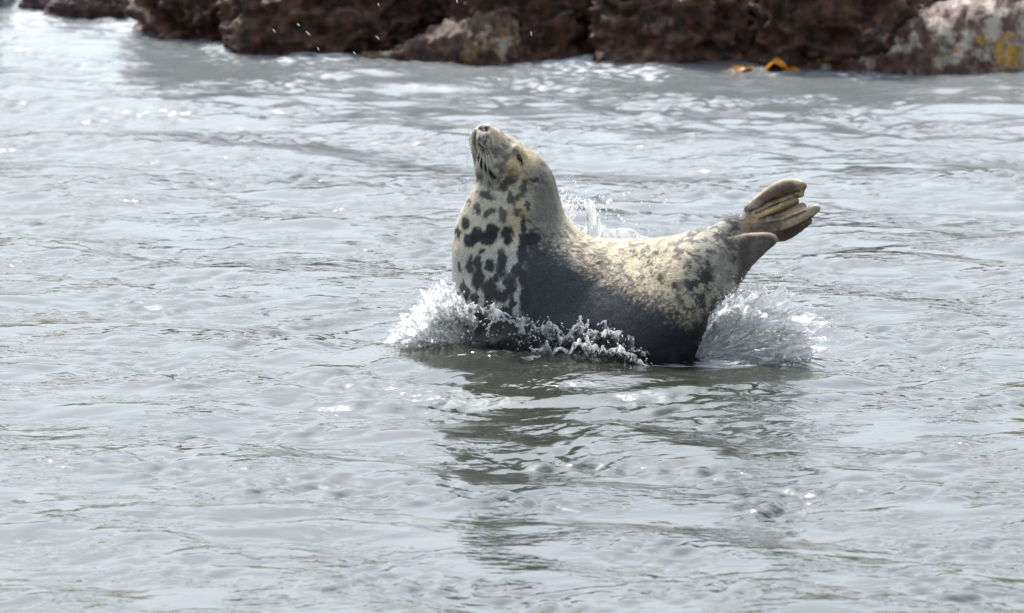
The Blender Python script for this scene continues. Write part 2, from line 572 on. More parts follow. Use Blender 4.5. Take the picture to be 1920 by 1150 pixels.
# ------------------------------------------------------------------ shore rocks
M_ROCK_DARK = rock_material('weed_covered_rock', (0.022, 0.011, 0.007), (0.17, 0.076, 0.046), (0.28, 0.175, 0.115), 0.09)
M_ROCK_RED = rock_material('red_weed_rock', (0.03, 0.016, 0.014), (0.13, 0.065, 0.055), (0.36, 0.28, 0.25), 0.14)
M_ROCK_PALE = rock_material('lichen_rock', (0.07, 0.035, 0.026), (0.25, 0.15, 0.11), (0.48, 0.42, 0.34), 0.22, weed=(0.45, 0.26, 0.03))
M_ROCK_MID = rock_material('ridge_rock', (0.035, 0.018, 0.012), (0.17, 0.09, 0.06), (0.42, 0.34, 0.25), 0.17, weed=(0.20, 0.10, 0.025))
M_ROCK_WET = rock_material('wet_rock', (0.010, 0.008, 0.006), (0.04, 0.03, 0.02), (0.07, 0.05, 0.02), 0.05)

def rock(name, c, size, mat, label, seed, rotz=0.0, lump=0.16, box=0.6, n=128, slope=None, group=None, shear=0.0):
    """a boulder: rounded block broken up by ridges and lumps"""
    k = max(16, n // 2)
    g = np.linspace(-1, 1, k + 1)
    A, B = np.meshgrid(g, g, indexing='ij')
    A, B, one = A.ravel(), B.ravel(), np.ones(A.size)
    V = np.concatenate([np.stack(t, 1) for t in ((A, B, one), (B, A, -one), (one, A, B), (-one, B, A), (B, one, A), (A, -one, B))])
    V /= ((np.abs(V) ** 5).sum(1, keepdims=True)) ** 0.2
    idx = np.arange((k + 1) ** 2).reshape(k + 1, k + 1)
    q = np.stack([idx[:-1, :-1], idx[1:, :-1], idx[1:, 1:], idx[:-1, 1:]], -1).reshape(-1, 4)
    F = np.concatenate([q + f * (k + 1) ** 2 for f in range(6)])
    V = V * np.array(size)
    N = V / (np.linalg.norm(V, axis=1, keepdims=True))
    d = fnoise(V, 1.7, 3, seed) * lump * 0.9 + (0.35 - np.abs(fnoise(V, 3.4, 4, seed + 9, (1, 1, 1.7)))) * lump * 1.1 + fnoise(V, 9.0, 4, seed + 3, (1, 1, 1.3)) * lump * 0.55 + np.abs(fnoise(V, 24.0, 2, seed + 6)) * 0.03 * min(1, lump / 0.1)
    V = V + N * d[:, None]
    V[:, 2] += shear * V[:, 0]
    if slope:
        V[:, 0] += slope * V[:, 2]
    o = big_mesh(name, V, np.array(F), mat)
    bm = bmesh.new(); bm.from_mesh(o.data); bmesh.ops.remove_doubles(bm, verts=bm.verts, dist=0.0005); bm.to_mesh(o.data); bm.free()
    o.location = c
    o.rotation_euler = (0, 0, rotz)
    return tag(o, label, 'rock', group)

def ground_rock(u0, u1, v, height, depth, mat, label, seed, name='shore_rock', sink=0.45, **kw):
    a, b = on_water(u0, v), on_water(u1, v)
    c = (a + b) / 2
    hw = abs(b.x - a.x) / 2
    zc = height / 2 - sink / 2
    return rock(name, (c.x, c.y + depth * 0.85, zc), (hw, depth, (height + sink) / 2), mat, label, seed, **kw)

GR = 'rocks along the shore'
ground_rock(290, 560, 80, 0.55, 0.8, M_ROCK_DARK, 'dark brown weedy rock wall beside the small reddish rocks', 1.3, group=GR, lump=0.2)
ground_rock(420, 790, 92, 0.60, 0.8, M_ROCK_DARK, 'dark brown weedy rock wall behind the pale sloping ridge', 5.1, group=GR)
ground_rock(700, 1130, 86, 0.66, 0.8, M_ROCK_DARK, 'dark rock wall rising above the pale sloping ridge', 8.8, group=GR)
ground_rock(860, 1160, 103, 0.55, 0.8, M_ROCK_DARK, 'dark maroon rock face between the pale ridge and the shaded cleft', 12.7, group=GR)
ground_rock(1110, 1410, 117, 0.60, 0.8, M_ROCK_DARK, 'dark rock face between the maroon face and the kelp wall', 17.2, group=GR)
ground_rock(1412, 1720, 124, 0.60, 0.9, M_ROCK_DARK, 'dark brown rock wall behind the orange kelp', 21.9, group=GR)
ground_rock(1640, 2300, 76, 0.66, 1.0, M_ROCK_DARK, 'dark rock wall behind the pale lichen boulder', 31.9, group=GR)
ground_rock(-700, -30, 4, 0.7, 0.8, M_ROCK_RED, 'reddish rock at the edge of the white inlet', 37.4, group=GR)
ground_rock(95, 235, 34, 0.17, 0.16, M_ROCK_RED, 'small low reddish rock standing in white water', 25.2, group=GR, sink=0.15, lump=0.06)
ground_rock(45, 100, 5, 0.10, 0.1, M_ROCK_RED, 'tiny reddish rock behind the small low one', 28.2, group=GR, sink=0.1, lump=0.04)
# pale ridge running down to the water, and the lichen boulder on the right
def profile_rock(top, y, depth, mat, label, seed, lump):
    """a sloping rock whose crest follows the given pixel outline"""
    C = catmull(top, 10)
    V, n = [], 44
    for u, v in C:
        p = px(u, v, y + depth)
        h = max(p.z, 0.02)
        for j in range(n):
            th = 2 * math.pi * j / n
            ct, st_ = math.cos(th), math.sin(th)
            z = h * math.copysign(abs(ct) ** 0.7, ct) if ct > 0 else 0.4 * ct
            V.append((p.x, y + depth * (0.35 + 0.65 * min(1, h / 0.4)) * math.copysign(abs(st_) ** 0.7, st_) + depth, z))
    V = np.array(V)
    c0 = V.mean(0)
    N = V - np.stack([V[:, 0], np.full(len(V), y + depth), np.zeros(len(V))], 1)
    N /= np.linalg.norm(N, axis=1, keepdims=True) + 1e-6
    d = fnoise(V, 2.5, 4, seed) * lump + np.abs(fnoise(V, 6.0, 4, seed + 9)) * lump * 0.9 + fnoise(V, 16.0, 4, seed + 3) * lump * 0.6
    V = V + N * d[:, None]
    m = len(C)
    idx = np.arange(m * n).reshape(m, n)
    Q = np.stack([idx[:-1], np.roll(idx, -1, 1)[:-1], np.roll(idx, -1, 1)[1:], idx[1:]], -1).reshape(-1, 4)
    c0[2] = 0
    o = big_mesh('shore_rock', V - c0, Q, mat)
    o.location = c0
    return tag(o, label, 'rock', GR)
profile_rock([(680, 110), (720, 96), (770, 82), (820, 66), (865, 46), (900, 24), (935, 10), (965, 26), (985, 70), (1005, 116)], on_water(860, 113).y, 0.22, M_ROCK_MID,
             'pale rock ridge sloping down to the water in front of dark wall', 41.0, 0.05)
profile_rock([(1470, 130), (1510, 112), (1555, 99), (1600, 88), (1640, 70), (1675, 48), (1710, 30), (1760, 16), (1810, -6), (1880, -22), (1960, -20), (2060, 20), (2160, 110)], on_water(1560, 136).y, 0.3, M_ROCK_PALE,
             'pale boulder with lichen and yellow weed sloping into the water', 47.0, 0.06)

# orange kelp fronds washing at the foot of the wall
M_KELP = plain('kelp_frond', (0.50, 0.20, 0.01), 0.35)
def kelp(u, v, length, h, label, seed):
    c = on_water(u, v)
    V, F = [], []
    n, m = 14, 5
    g = random.Random(seed)
    for i in range(n + 1):
        t = i / n
        wd = 0.07 * math.sin(math.pi * min(1, t * 0.9 + 0.08)) + 0.01
        z = h * math.sin(math.pi * t) ** 0.8 - 0.015
        for j in range(m):
            s = j / (m - 1) - 0.5
            V.append((c.x + (t - 0.5) * length, c.y + s * wd * 2.4, z + 0.012 * math.sin(9 * t + 5 * s + seed) + 0.02))
    for i in range(n):
        for j in range(m - 1):
            F.append((i * m + j, (i + 1) * m + j, (i + 1) * m + j + 1, i * m + j + 1))
    o = mesh_obj('kelp_frond', V, F, M_KELP)
    md = o.modifiers.new('thick', 'SOLIDIFY'); md.thickness = 0.006
    tag(o, label, 'seaweed', 'orange kelp at the foot of the rock wall')
kelp(1457, 135, 0.14, 0.055, 'humped orange kelp frond floating below the dark rock wall', 1)
kelp(1392, 134, 0.16, 0.014, 'flat orange kelp frond beside the humped one', 4)
kelp(1478, 134, 0.13, 0.010, 'thin orange kelp strip trailing towards the pale boulder', 6)

# ------------------------------------------------------------------ the seal
def yaw(u):
    """the animal lies at a slant: its chest is farther from the water's edge than its rump"""
    t = min(1.0, max(0.0, (1290 - u) / 340))
    return 0.30 * t * t * (3 - 2 * t)

def loft(rows, sub=6, n=48, power=1.0):
    """rows: (vu, vv, du, dv, y, b) ventral pixel, dorsal pixel, depth plane, half width in metres -> closed mesh"""
    Rw = catmull(rows, sub)
    V, F = [], []
    for vu, vv, du, dv, y, b in Rw:
        y += yaw((vu + du) / 2)
        A, B = px(vu, vv, y), px(du, dv, y)
        c, a = (A + B) / 2, (B - A) / 2
        for j in range(n):
            th = 2 * math.pi * j / n
            ct, st_ = math.cos(th), math.sin(th)
            ct = math.copysign(abs(ct) ** power, ct); st_ = math.copysign(abs(st_) ** power, st_)
            V.append(c - a * ct + Vector((0, -b * st_, 0)))
    m = len(Rw)
    for i in range(m - 1):
        for j in range(n):
            F.append((i * n + j, i * n + (j + 1) % n, (i + 1) * n + (j + 1) % n, (i + 1) * n + j))
    F.append(tuple(range(n))[::-1])
    F.append(tuple((m - 1) * n + j for j in range(n)))
    return V, F

def tube_px(pts, flat=1.0, sub=5, n=16):
    """tapering limb through pixel points (u, v, y, radius in px); flat scales its depth"""
    Pw = catmull(pts, sub)
    rows = []
    for i, (u, v, y, r) in enumerate(Pw):
        a, b = Pw[max(i - 1, 0)], Pw[min(i + 1, len(Pw) - 1)]
        t = np.array([b[0] - a[0], b[1] - a[1]]); t /= np.linalg.norm(t) + 1e-9
        nrm = np.array([-t[1], t[0]])
        rows.append((u + nrm[0] * r, v + nrm[1] * r, u - nrm[0] * r, v - nrm[1] * r, y, r / 444 * flat))
    # rounded ends
    f, l = list(Pw[0]), list(Pw[-1])
    def cap(q, p):
        t = np.array([q[0] - p[0], q[1] - p[1]]); t /= np.linalg.norm(t) + 1e-9
        nrm = np.array([-t[1], t[0]])
        res = []
        for ang in (35, 62, 80):
            rr = q[3] * math.cos(R(ang)); off = q[3] * math.sin(R(ang))
            uu, vv = q[0] + t[0] * off, q[1] + t[1] * off
            res.append((uu + nrm[0] * rr, vv + nrm[1] * rr, uu - nrm[0] * rr, vv - nrm[1] * rr, q[2], rr / 444 * flat))
        return res
    rows = rows + cap(Pw[-1], Pw[-2])
    return loft(rows, 1, n)

def blob(u, v, y, ru, rv, ry, rot=0.0):
    c = px(u, v, y + yaw(u))
    V, F = [], []
    n, m = 24, 14
    cr, sr = math.cos(R(rot)), math.sin(R(rot))
    for i in range(m + 1):
        ph = -math.pi / 2 + math.pi * i / m
        for j in range(n):
            th = 2 * math.pi * j / n
            x, yy, z = math.cos(ph) * math.cos(th) * ru / 444, math.cos(ph) * math.sin(th) * ry, math.sin(ph) * rv / 444
            V.append(c + Vector((x * cr - z * sr, yy, x * sr + z * cr)))
    for i in range(m):
        for j in range(n):
            F.append((i * n + j, i * n + (j + 1) % n, (i + 1) * n + (j + 1) % n, (i + 1) * n + j))
    return V, F

BODY = [  # ventral u,v | dorsal u,v | depth plane | half width
    (893, 238, 908, 234, -0.075, 0.016),
    (886, 245, 921, 237, -0.07, 0.040),
    (883, 258, 938, 245, -0.06, 0.058),
    (884, 282, 966, 261, -0.05, 0.080),
    (889, 308, 997, 283, -0.04, 0.108),
    (893, 332, 1021, 303, -0.03, 0.128),
    (889, 350, 1039, 332, -0.02, 0.142),
    (871, 382, 1050, 372, -0.01, 0.160),
    (856, 420, 1061, 404, 0.0, 0.190),
    (848, 460, 1084, 432, 0.0, 0.220),
    (847, 510, 1114, 446, 0.0, 0.250),
    (850, 570, 1150, 451, 0.0, 0.275),
    (868, 640, 1185, 450, 0.0, 0.285),
    (930, 700, 1214, 449, 0.0, 0.285),
    (1040, 728, 1240, 447, 0.0, 0.30),
    (1150, 736, 1262, 443, 0.0, 0.32),
    (1232, 727, 1282, 439, 0.0, 0.32),
    (1287, 695, 1298, 435, 0.0, 0.29),
    (1326, 640, 1315, 431, 0.0, 0.220),
    (1358, 588, 1331, 427, 0.0, 0.180),
    (1380, 545, 1345, 424, 0.0, 0.135),
    (1388, 520, 1358, 428, 0.0, 0.085),
]
HIND = [  # the ankle carrying the spread flipper
    (1340, 520, 1300, 436, 0.02, 0.100),
    (1362, 488, 1332, 424, 0.025, 0.085),
    (1388, 468, 1364, 409, 0.03, 0.062),
    (1414, 452, 1394, 398, 0.03, 0.048),
    (1436, 440, 1412, 386, 0.03, 0.036),
    (1452, 430, 1428, 376, 0.03, 0.024),
]
FOLD = [  # the second hind flipper, folded against the first
    (1376, 540, 1352, 450, -0.02, 0.060),
    (1390, 527, 1372, 444, -0.06, 0.042),
    (1404, 506, 1393, 438, -0.085, 0.034),
    (1424, 486, 1420, 436, -0.095, 0.028),
    (1441, 470, 1441, 436, -0.10, 0.024),
    (1452, 460, 1453, 440, -0.10, 0.017),
    (1457, 453, 1459, 446, -0.10, 0.008),
]

def build_seal():
    parts = [loft(BODY, 6, 56), loft(HIND, 5, 32), loft(FOLD, 5, 28, 0.9)]
    # toes of the spread flipper
    parts += [
        tube_px([(1402, 402, 0.03, 14), (1436, 369, 0.03, 14), (1472, 349, 0.03, 14), (1503, 349, 0.03, 11)], 0.8),
        tube_px([(1412, 402, 0.02, 11), (1450, 380, 0.03, 7), (1502, 364, 0.03, 7)], 0.9),
        tube_px([(1416, 410, 0.005, 11), (1455, 391, -0.02, 6.5), (1492, 375, -0.02, 6)], 0.9),
        tube_px([(1418, 418, 0.01, 13), (1458, 406, -0.005, 8), (1505, 387, -0.005, 8)], 0.9),
        tube_px([(1412, 432, 0.0, 19), (1460, 423, -0.035, 14), (1505, 406, -0.035, 13), (1530, 392, -0.035, 10)], 0.8),
        tube_px([(1424, 442, 0.03, 14), (1470, 438, 0.04, 15), (1514, 415, 0.04, 11)], 0.45),
        tube_px([(1410, 410, 0.075, 24), (1445, 394, 0.085, 28), (1480, 380, 0.085, 20)], 0.22),   # webbing
    ]
    # muzzle pads, chin, brow, cheeks
    parts += [
        blob(908, 267, -0.112, 16, 25, 0.042, 6),
        blob(888, 266, -0.02, 8, 21, 0.05, 4),
        blob(906, 241, -0.075, 17, 8, 0.036, 12),
        blob(899, 312, -0.07, 9, 24, 0.055, -8),
        blob(966, 292, -0.10, 26, 20, 0.032, -40),
        blob(952, 322, -0.10, 42, 36, 0.07, -20),
        blob(985, 352, -0.06, 44, 50, 0.075, -15),
    ]
    V, F = [], []
    for v, f in parts:
        k = len(V)
        V += v
        F += [tuple(i + k for i in q) for q in f]
    src = mesh_obj('seal_source', V, F, None)
    md = src.modifiers.new('r', 'REMESH'); md.mode = 'VOXEL'; md.voxel_size = 0.0062
    ms = src.modifiers.new('s', 'SMOOTH'); ms.factor = 0.6; ms.iterations = 7
    dg = bpy.context.evaluated_depsgraph_get()
    ev = src.evaluated_get(dg)
    me = bpy.data.meshes.new_from_object(ev)
    bpy.data.objects.remove(src)
    me.name = 'body'
    return me

SEAL = empty('grey_seal', tuple(px(1110, 700, 0.0)))
tag(SEAL, 'spotted grey seal arched on a hidden rock with head thrown back and hind flippers raised', 'seal')
body_me = build_seal()

def poly_dist(U, W, pts):
    best = np.full(len(U), 1e9)
    for (a, b), (c, d) in zip(pts, pts[1:]):
        ex, ey = c - a, d - b
        t = np.clip(((U - a) * ex + (W - b) * ey) / (ex * ex + ey * ey), 0, 1)
        best = np.minimum(best, np.hypot(U - a - t * ex, W - b - t * ey))
    return best

def coat(me):
    nv = len(me.vertices)
    P = np.empty(nv * 3, np.float32); me.vertices.foreach_get('co', P); P = P.reshape(-1, 3).astype(float)
    Nn = np.empty(nv * 3, np.float32); me.vertices.foreach_get('normal', Nn); Nn = Nn.reshape(-1, 3).astype(float)
    U, W = to_px(P)
    near = smoothstep(0.15, -0.15, Nn[:, 1])
    # --- shaping: mouth, nostrils, eye hollow, ear hole, folds
    def dent(depth, width, pts, side=True):
        d = np.exp(-(poly_dist(U, W, pts) / width) ** 2) * depth
        return d * (near if side else 1)
    disp = np.zeros(nv)
    disp -= dent(0.016, 5, [(896, 297), (906, 312), (918, 326), (925, 334)])
    disp -= dent(0.010, 3.5, [(896, 240), (905, 244), (914, 243)])
    disp -= dent(0.008, 3.0, [(890, 246), (890, 270), (893, 292)])
    disp -= dent(0.012, 5, [(972, 294), (979, 306)])
    disp += dent(0.003, 7, [(962, 286), (972, 282), (984, 294)])
    disp -= dent(0.010, 4, [(1000, 338), (1004, 341)])
    disp -= dent(0.007, 5, [(893, 340), (915, 352), (940, 360)])
    disp -= dent(0.010, 6, [(1345, 440), (1365, 455), (1372, 470)])
    disp -= dent(0.008, 4, [(1062, 425), (1100, 470), (1120, 495)])
    # loose skin and muscle
    disp += fnoise(P, 9.0, 3, 4.2) * 0.004
    P2 = P + Nn * disp[:, None]
    # --- the pattern of the coat, in the side view of the animal; edges broken along the hair
    j1 = fnoise(P, 30, 3, 1.0); j2 = fnoise(P, 30, 3, 7.0); j3 = fnoise(P, 75, 2, 3.0)
    u = U + 5.0 * j1 + 2.0 * j3
    v = W + 6.0 * j2 - 2.5 * j3
    mott = fnoise(P, 22, 4, 12.0)
    fine = fnoise(P, 90, 2, 15.0)
    def soft(cx, cy, rx, ry, rot=0.0, edge=0.35):
        c, s = math.cos(R(rot)), math.sin(R(rot))
        du, dv = u - cx, v - cy
        d = np.hypot((du * c + dv * s) / rx, (-du * s + dv * c) / ry)
        return 1 - smoothstep(1 - edge, 1 + edge, d)
    col = np.empty((nv, 3)); col[:] = (0.58, 0.52, 0.405)
    wet = np.zeros(nv)
    def lay(mask, c, amt=1.0):
        m = np.clip(mask * amt, 0, 1)[:, None]
        col[:] = col * (1 - m) + np.array(c) * m
    # head
    lay(1 - smoothstep(330, 380, v), (0.46, 0.415, 0.325))
    lay(soft(990, 300, 40, 30, 40, 0.6), (0.50, 0.40, 0.24), 0.7)
    lay(soft(962, 318, 22, 14, -20, 0.6), (0.52, 0.38, 0.17), 0.7)
    lay(soft(985, 330, 20, 12, 0, 0.6), (0.54, 0.42, 0.20), 0.6)
    lay(soft(975, 412, 22, 32, 0, 0.6), (0.58, 0.47, 0.24), 0.8)
    lay(soft(915, 330, 20, 26, 0, 0.7), (0.40, 0.38, 0.33), 0.6)
    lay(soft(905, 268, 17, 24, 0, 0.6), (0.42, 0.385, 0.32), 0.8)
    lay(soft(1022, 370, 26, 66, -8, 0.7), (0.17, 0.17, 0.155), 0.9)
    lay(soft(1010, 425, 34, 30, 10, 0.7), (0.20, 0.19, 0.165), 0.8)
    lay(soft(931, 283, 15, 11, 10, 0.6), (0.13, 0.11, 0.09), 0.75)
    lay(soft(950, 293, 12, 9, 20, 0.7), (0.16, 0.14, 0.11), 0.6)
    lay(smoothstep(0.12, 0.5, mott) * (1 - smoothstep(340, 390, v)), (0.17, 0.145, 0.11), 0.7)
    face = (1 - smoothstep(345, 372, v)) * smoothstep(915, 930, u)
    blot = fnoise(P, 34, 3, 44.0)
    lay(face * smoothstep(0.05, 0.30, blot) * (1 - soft(985, 305, 22, 26, 0, 0.5)), (0.12, 0.105, 0.085), 0.8)
    for cx, cy, rx, ry, rot, a_ in ((937, 312, 6, 5, 0, .7), (946, 322, 9, 6, 20, .7), (934, 334, 5, 8, 0, .5), (966, 334, 9, 5, 0, .7), (950, 276, 8, 4, 30, .5), (925, 250, 6, 4, 30, .6), (942, 262, 5, 3, 30, .5), (984, 322, 8, 4, 30, .4)):
        lay(soft(cx, cy, rx, ry, rot, 0.5), (0.10, 0.085, 0.07), a_)
    lay(soft(990, 298, 17, 10, 50, 0.6), (0.60, 0.47, 0.27), 0.8)
    lay(soft(966, 302, 9, 12, 0, 0.6), (0.56, 0.43, 0.22), 0.8)
    # wet line on the chest: below it the pale coat turns grey
    wl = smoothstep(455, 485, v + 6 * j3)
    chest = wl * (1 - smoothstep(985, 1015, u))
    lay(chest, (0.40, 0.39, 0.345), 0.8)
    wet = np.maximum(wet, chest)
    # back and rump
    back = smoothstep(1060, 1090, u) * smoothstep(424, 440, v)
    lay(back, (0.52, 0.445, 0.31), 0.85)
    lay(back * smoothstep(0.0, 0.3, mott + 0.6 * fine), (0.16, 0.135, 0.10), 0.7)
    rump = smoothstep(1262, 1310, u + 20 * mott) * (1 - smoothstep(1400, 1420, u))
    lay(rump, (0.36, 0.335, 0.275), 0.8)
    lay(rump * smoothstep(-0.02, 0.22, mott + 0.6 * fine), (0.055, 0.048, 0.042), 0.88)
    lay(soft(1318, 545, 38, 62, 12, 0.6) * smoothstep(-0.25, 0.08, mott + 0.7 * fine), (0.035, 0.032, 0.029), 0.93)
    lay(soft(1250, 470, 60, 16, 10, 0.7) * smoothstep(0.0, 0.4, mott), (0.14, 0.12, 0.10), 0.8)
    for cx, cy, rx, ry, rot in ((1190, 478, 15, 4, 38), (1213, 488, 17, 4, 42), (1238, 523, 17, 8, 46), (1262, 532, 12, 5, 50), (1222, 512, 9, 4, 45),
                                (1228, 474, 15, 3, 35), (1286, 510, 14, 6, 60), (1178, 520, 9, 5, 40), (1163, 500, 6, 3, 40),
                                (1260, 585, 16, 9, 30), (1185, 462, 12, 2.5, 35), (1295, 478, 13, 5, 40)):
        lay(soft(cx, cy, rx, ry, rot, 0.35) * smoothstep(-0.45, -0.1, fine + 0.6 * mott), (0.042, 0.03, 0.026), 0.94)
    # dark ring behind the neck and the wet flank
    edge_pts_u = [960, 985, 1005, 1040, 1080, 1120, 1160, 1200, 1240, 1290, 1330, 1400]
    edge_pts_v = [640, 470, 452, 470, 498, 518, 541, 562, 588, 612, 628, 640]
    ev = np.interp(U, edge_pts_u, edge_pts_v)
    clump = fnoise(P, 55, 2, 21.0, (0.6, 1, 1))
    trans = smoothstep(-44, 4, W - ev + 22 * clump + 44 * fine)
    gate = smoothstep(968, 996, u)
    lay(trans * gate * smoothstep(-85, -25, W - ev), (0.055, 0.050, 0.043), 0.85)
    dk = smoothstep(-6, 14, W - ev + 16 * clump + 14 * fine) * gate
    lay(dk, (0.022, 0.024, 0.028), 0.97)
    wet = np.maximum(wet, dk)
    lay(soft(1100, 470, 60, 20, 35, 0.6) * smoothstep(-0.1, 0.25, clump), (0.10, 0.09, 0.075), 0.7)
    low = smoothstep(590, 640, W + 10 * j1) * smoothstep(985, 1010, U)
    lay(low, (0.024, 0.026, 0.029), 0.6)
    # spots: dry ones on the neck, drawn-out wet ones on the chest
    for cx, cy, rx, ry, rot in (
            (942, 403, 7, 13, 0), (918, 397, 13, 6, -40), (894, 390, 6, 13, 15), (911, 366, 15, 8, 10), (959, 375, 6, 14, -8), (970, 369, 6, 9, 0),
            (946, 351, 8, 10, 0), (983, 352, 7, 16, 15), (955, 340, 11, 7, 0), (922, 432, 16, 14, -25), (915, 447, 14, 14, 0), (950, 438, 10, 18, 5), (894, 440, 11, 14, 0), (881, 451, 13, 12, 20),
            (859, 436, 5, 12, 0), (874, 418, 7, 13, 10), (981, 419, 6, 18, 0), (878, 380, 4, 6, 0), (981, 449, 12, 12, 0), (1000, 447, 14, 12, 0), (968, 398, 8, 8, 0), (893, 358, 3, 3, 0), (988, 385, 5, 12, 0),
            (881, 497, 7, 17, 0), (896, 492, 8, 13, 0), (919, 498, 9, 13, 0), (941, 494, 10, 26, 5), (896, 523, 12, 20, 0), (919, 541, 14, 19, 0),
            (867, 538, 5, 12, 0), (876, 550, 5, 13, 0), (889, 560, 7, 13, 0), (916, 566, 9, 12, 0), (940, 556, 14, 14, 0), (956, 533, 11, 24, -8), (961, 567, 6, 12, 0),
            (970, 508, 10, 12, 0), (981, 525, 9, 14, 0), (978, 478, 8, 22, 0), (984, 560, 10, 26, 0), (930, 520, 5, 8, 0), (858, 560, 4, 10, 0), (862, 500, 4, 9, 0), (905, 470, 6, 5, 0), (950, 585, 12, 12, 0), (900, 590, 14, 10, 0)):
        sp = soft(cx, cy, rx * 1.06, ry * 1.06, rot, 0.24)
        dry = cy < 412
        lay(sp, (0.060, 0.056, 0.048) if dry else (0.013, 0.014, 0.017), 0.88 if dry else 0.97)
    lay(smoothstep(582, 600, v) * (1 - smoothstep(1000, 1040, u)), (0.022, 0.023, 0.025), 0.92)
    # mouth, nostrils, ear, eye rims
    def line(pts, wd, c, amt=1.0):
        lay((1 - smoothstep(wd * 0.5, wd * 1.3, poly_dist(U + 1.5 * j3, W + 1.5 * j3, pts))) * near, c, amt)
    line([(897, 297), (906, 313), (918, 326), (925, 333)], 5.5, (0.018, 0.013, 0.010))
    line([(914, 352), (919, 346), (916, 340)], 2.0, (0.05, 0.035, 0.03), 0.8)
    line([(894, 243), (899, 238), (906, 236), (914, 239)], 3.2, (0.05, 0.045, 0.045), 0.85)
    line([(899, 245), (906, 247), (915, 250)], 2.4, (0.06, 0.05, 0.045), 0.8)
    line([(890, 246), (889, 268), (893, 290)], 2.2, (0.10, 0.09, 0.075), 0.8)
    line([(995, 337), (1001, 340), (1007, 336)], 4.0, (0.05, 0.035, 0.032), 0.9)
    line([(971, 290), (976, 298), (980, 310)], 3.4, (0.10, 0.07, 0.05), 0.85)
    line([(990, 413), (996, 416)], 2.2, (0.14, 0.05, 0.035), 0.9)
    lay(soft(930, 256, 24, 9, 35, 0.6), (0.50, 0.40, 0.25), 0.55)
    line([(896, 252), (904, 246), (914, 250), (921, 262), (922, 280)], 2.0, (0.16, 0.13, 0.10), 0.75)
    line([(897, 239), (903, 243)], 2.4, (0.02, 0.018, 0.016), 0.95)
    line([(911, 239), (914, 244)], 2.2, (0.02, 0.018, 0.016), 0.95)
    for k in range(40):                                  # whisker roots
        a, b = random.uniform(-8, 9), random.uniform(-14, 22)
        line([(906 + a + b * 0.12, 268 + b), (906.4 + a + b * 0.12, 269 + b)], 1.7, (0.05, 0.042, 0.035), 0.9)
    line([(1000, 560), (1000, 561)], 0.1, (0, 0, 0), 0)
    # hind flippers
    fl = smoothstep(1325, 1350, u) * smoothstep(500, 470, v + 0.0 * u) * (v < 0.9 * (1345 - u) * -0.0 + 520)
    ank = soft(1362, 432, 40, 26, -30, 0.6)
    lay(ank * smoothstep(-0.25, 0.1, mott + 0.5 * fine), (0.07, 0.066, 0.06), 0.88)
    toes = smoothstep(1392, 1418, u + 0.5 * (v - 400)) * (1 - smoothstep(455, 470, v - 0.15 * (u - 1400)))
    lay(toes, (0.36, 0.26, 0.15), 0.92)
    lay(toes * smoothstep(-0.05, 0.3, mott + 0.4 * fine), (0.11, 0.08, 0.06), 0.75)
    lay(soft(1462, 358, 44, 12, -28, 0.4), (0.17, 0.105, 0.085), 0.8)
    lay(soft(1470, 340, 34, 5, -28, 0.5), (0.38, 0.30, 0.22), 0.7)
    lay(soft(1444, 394, 36, 9, -25, 0.6), (0.56, 0.40, 0.18), 0.85)  # yellowish highlight of the middle toes, put into the colour
    lay(soft(1480, 398, 22, 6, -20, 0.6), (0.46, 0.33, 0.17), 0.7)
    lay(soft(1438, 424, 30, 12, -18, 0.6), (0.075, 0.066, 0.056), 0.85)
    lay(soft(1500, 412, 34, 8, -24, 0.6), (0.46, 0.37, 0.25), 0.75)
    lay(soft(1480, 440, 48, 10, -25, 0.4), (0.085, 0.054, 0.042), 0.95)
    for pts in ([(1405, 398), (1445, 376), (1498, 358)], [(1418, 400), (1455, 385), (1495, 369)], [(1425, 410), (1462, 398), (1500, 380)], [(1430, 420), (1470, 413), (1510, 396)], [(1430, 441), (1475, 432), (1525, 408)]):
        line(pts, 2.6, (0.045, 0.03, 0.022), 0.9)  # dark strokes between the toes: groove shading painted into the coat
    for cx, cy in ((1495, 337), (1538, 384)):
        lay(soft(cx, cy, 12, 7, -10, 0.6), (0.62, 0.52, 0.42), 0.8)
    fold = smoothstep(1372, 1392, u) * smoothstep(432, 444, v + 0.1 * j1) * (P[:, 1] < -0.03)
    lay(fold, (0.075, 0.066, 0.056), 0.92)
    lay(fold * smoothstep(0.0, 0.35, mott + 0.5 * fine), (0.16, 0.14, 0.115), 0.6)
    line([(1385, 450), (1398, 439), (1430, 436), (1452, 441), (1457, 450)], 5, (0.30, 0.24, 0.17), 0.75)
    lay(soft(1352, 500, 16, 52, 8, 0.6), (0.36, 0.34, 0.30), 0.55)
    col *= (1 + 0.10 * fine + 0.06 * mott)[:, None]
    col = np.clip(col, 0.008, 0.9)
    me.vertices.foreach_set('co', P2.astype(np.float32).ravel())
    me.update()
    at = me.attributes.new('coat', 'FLOAT_COLOR', 'POINT')
    at.data.foreach_set('color', np.concatenate([col, wet[:, None]], 1).astype(np.float32).ravel())
    me.polygons.foreach_set('use_smooth', [True] * len(me.polygons))
    return P2, Nn, col, wet, U, W

PB, NB, CB, WB, UB, VB = coat(body_me)
body_me.materials.clear()
body_me.materials.append(M_FUR)
body = bpy.data.objects.new('body', body_me)
COL.objects.link(body)
keep_parent(body, SEAL)

bvh = BVHTree.FromPolygons([Vector(p) for p in PB], [tuple(p.vertices) for p in body_me.polygons])
def hit(u, v):
    o = Vector((0, CAM_Y, CAM_H))
    d = (px(u, v, 0) - o).normalized()
    loc, nrm, i, dist = bvh.ray_cast(o, d)
    return loc, nrm

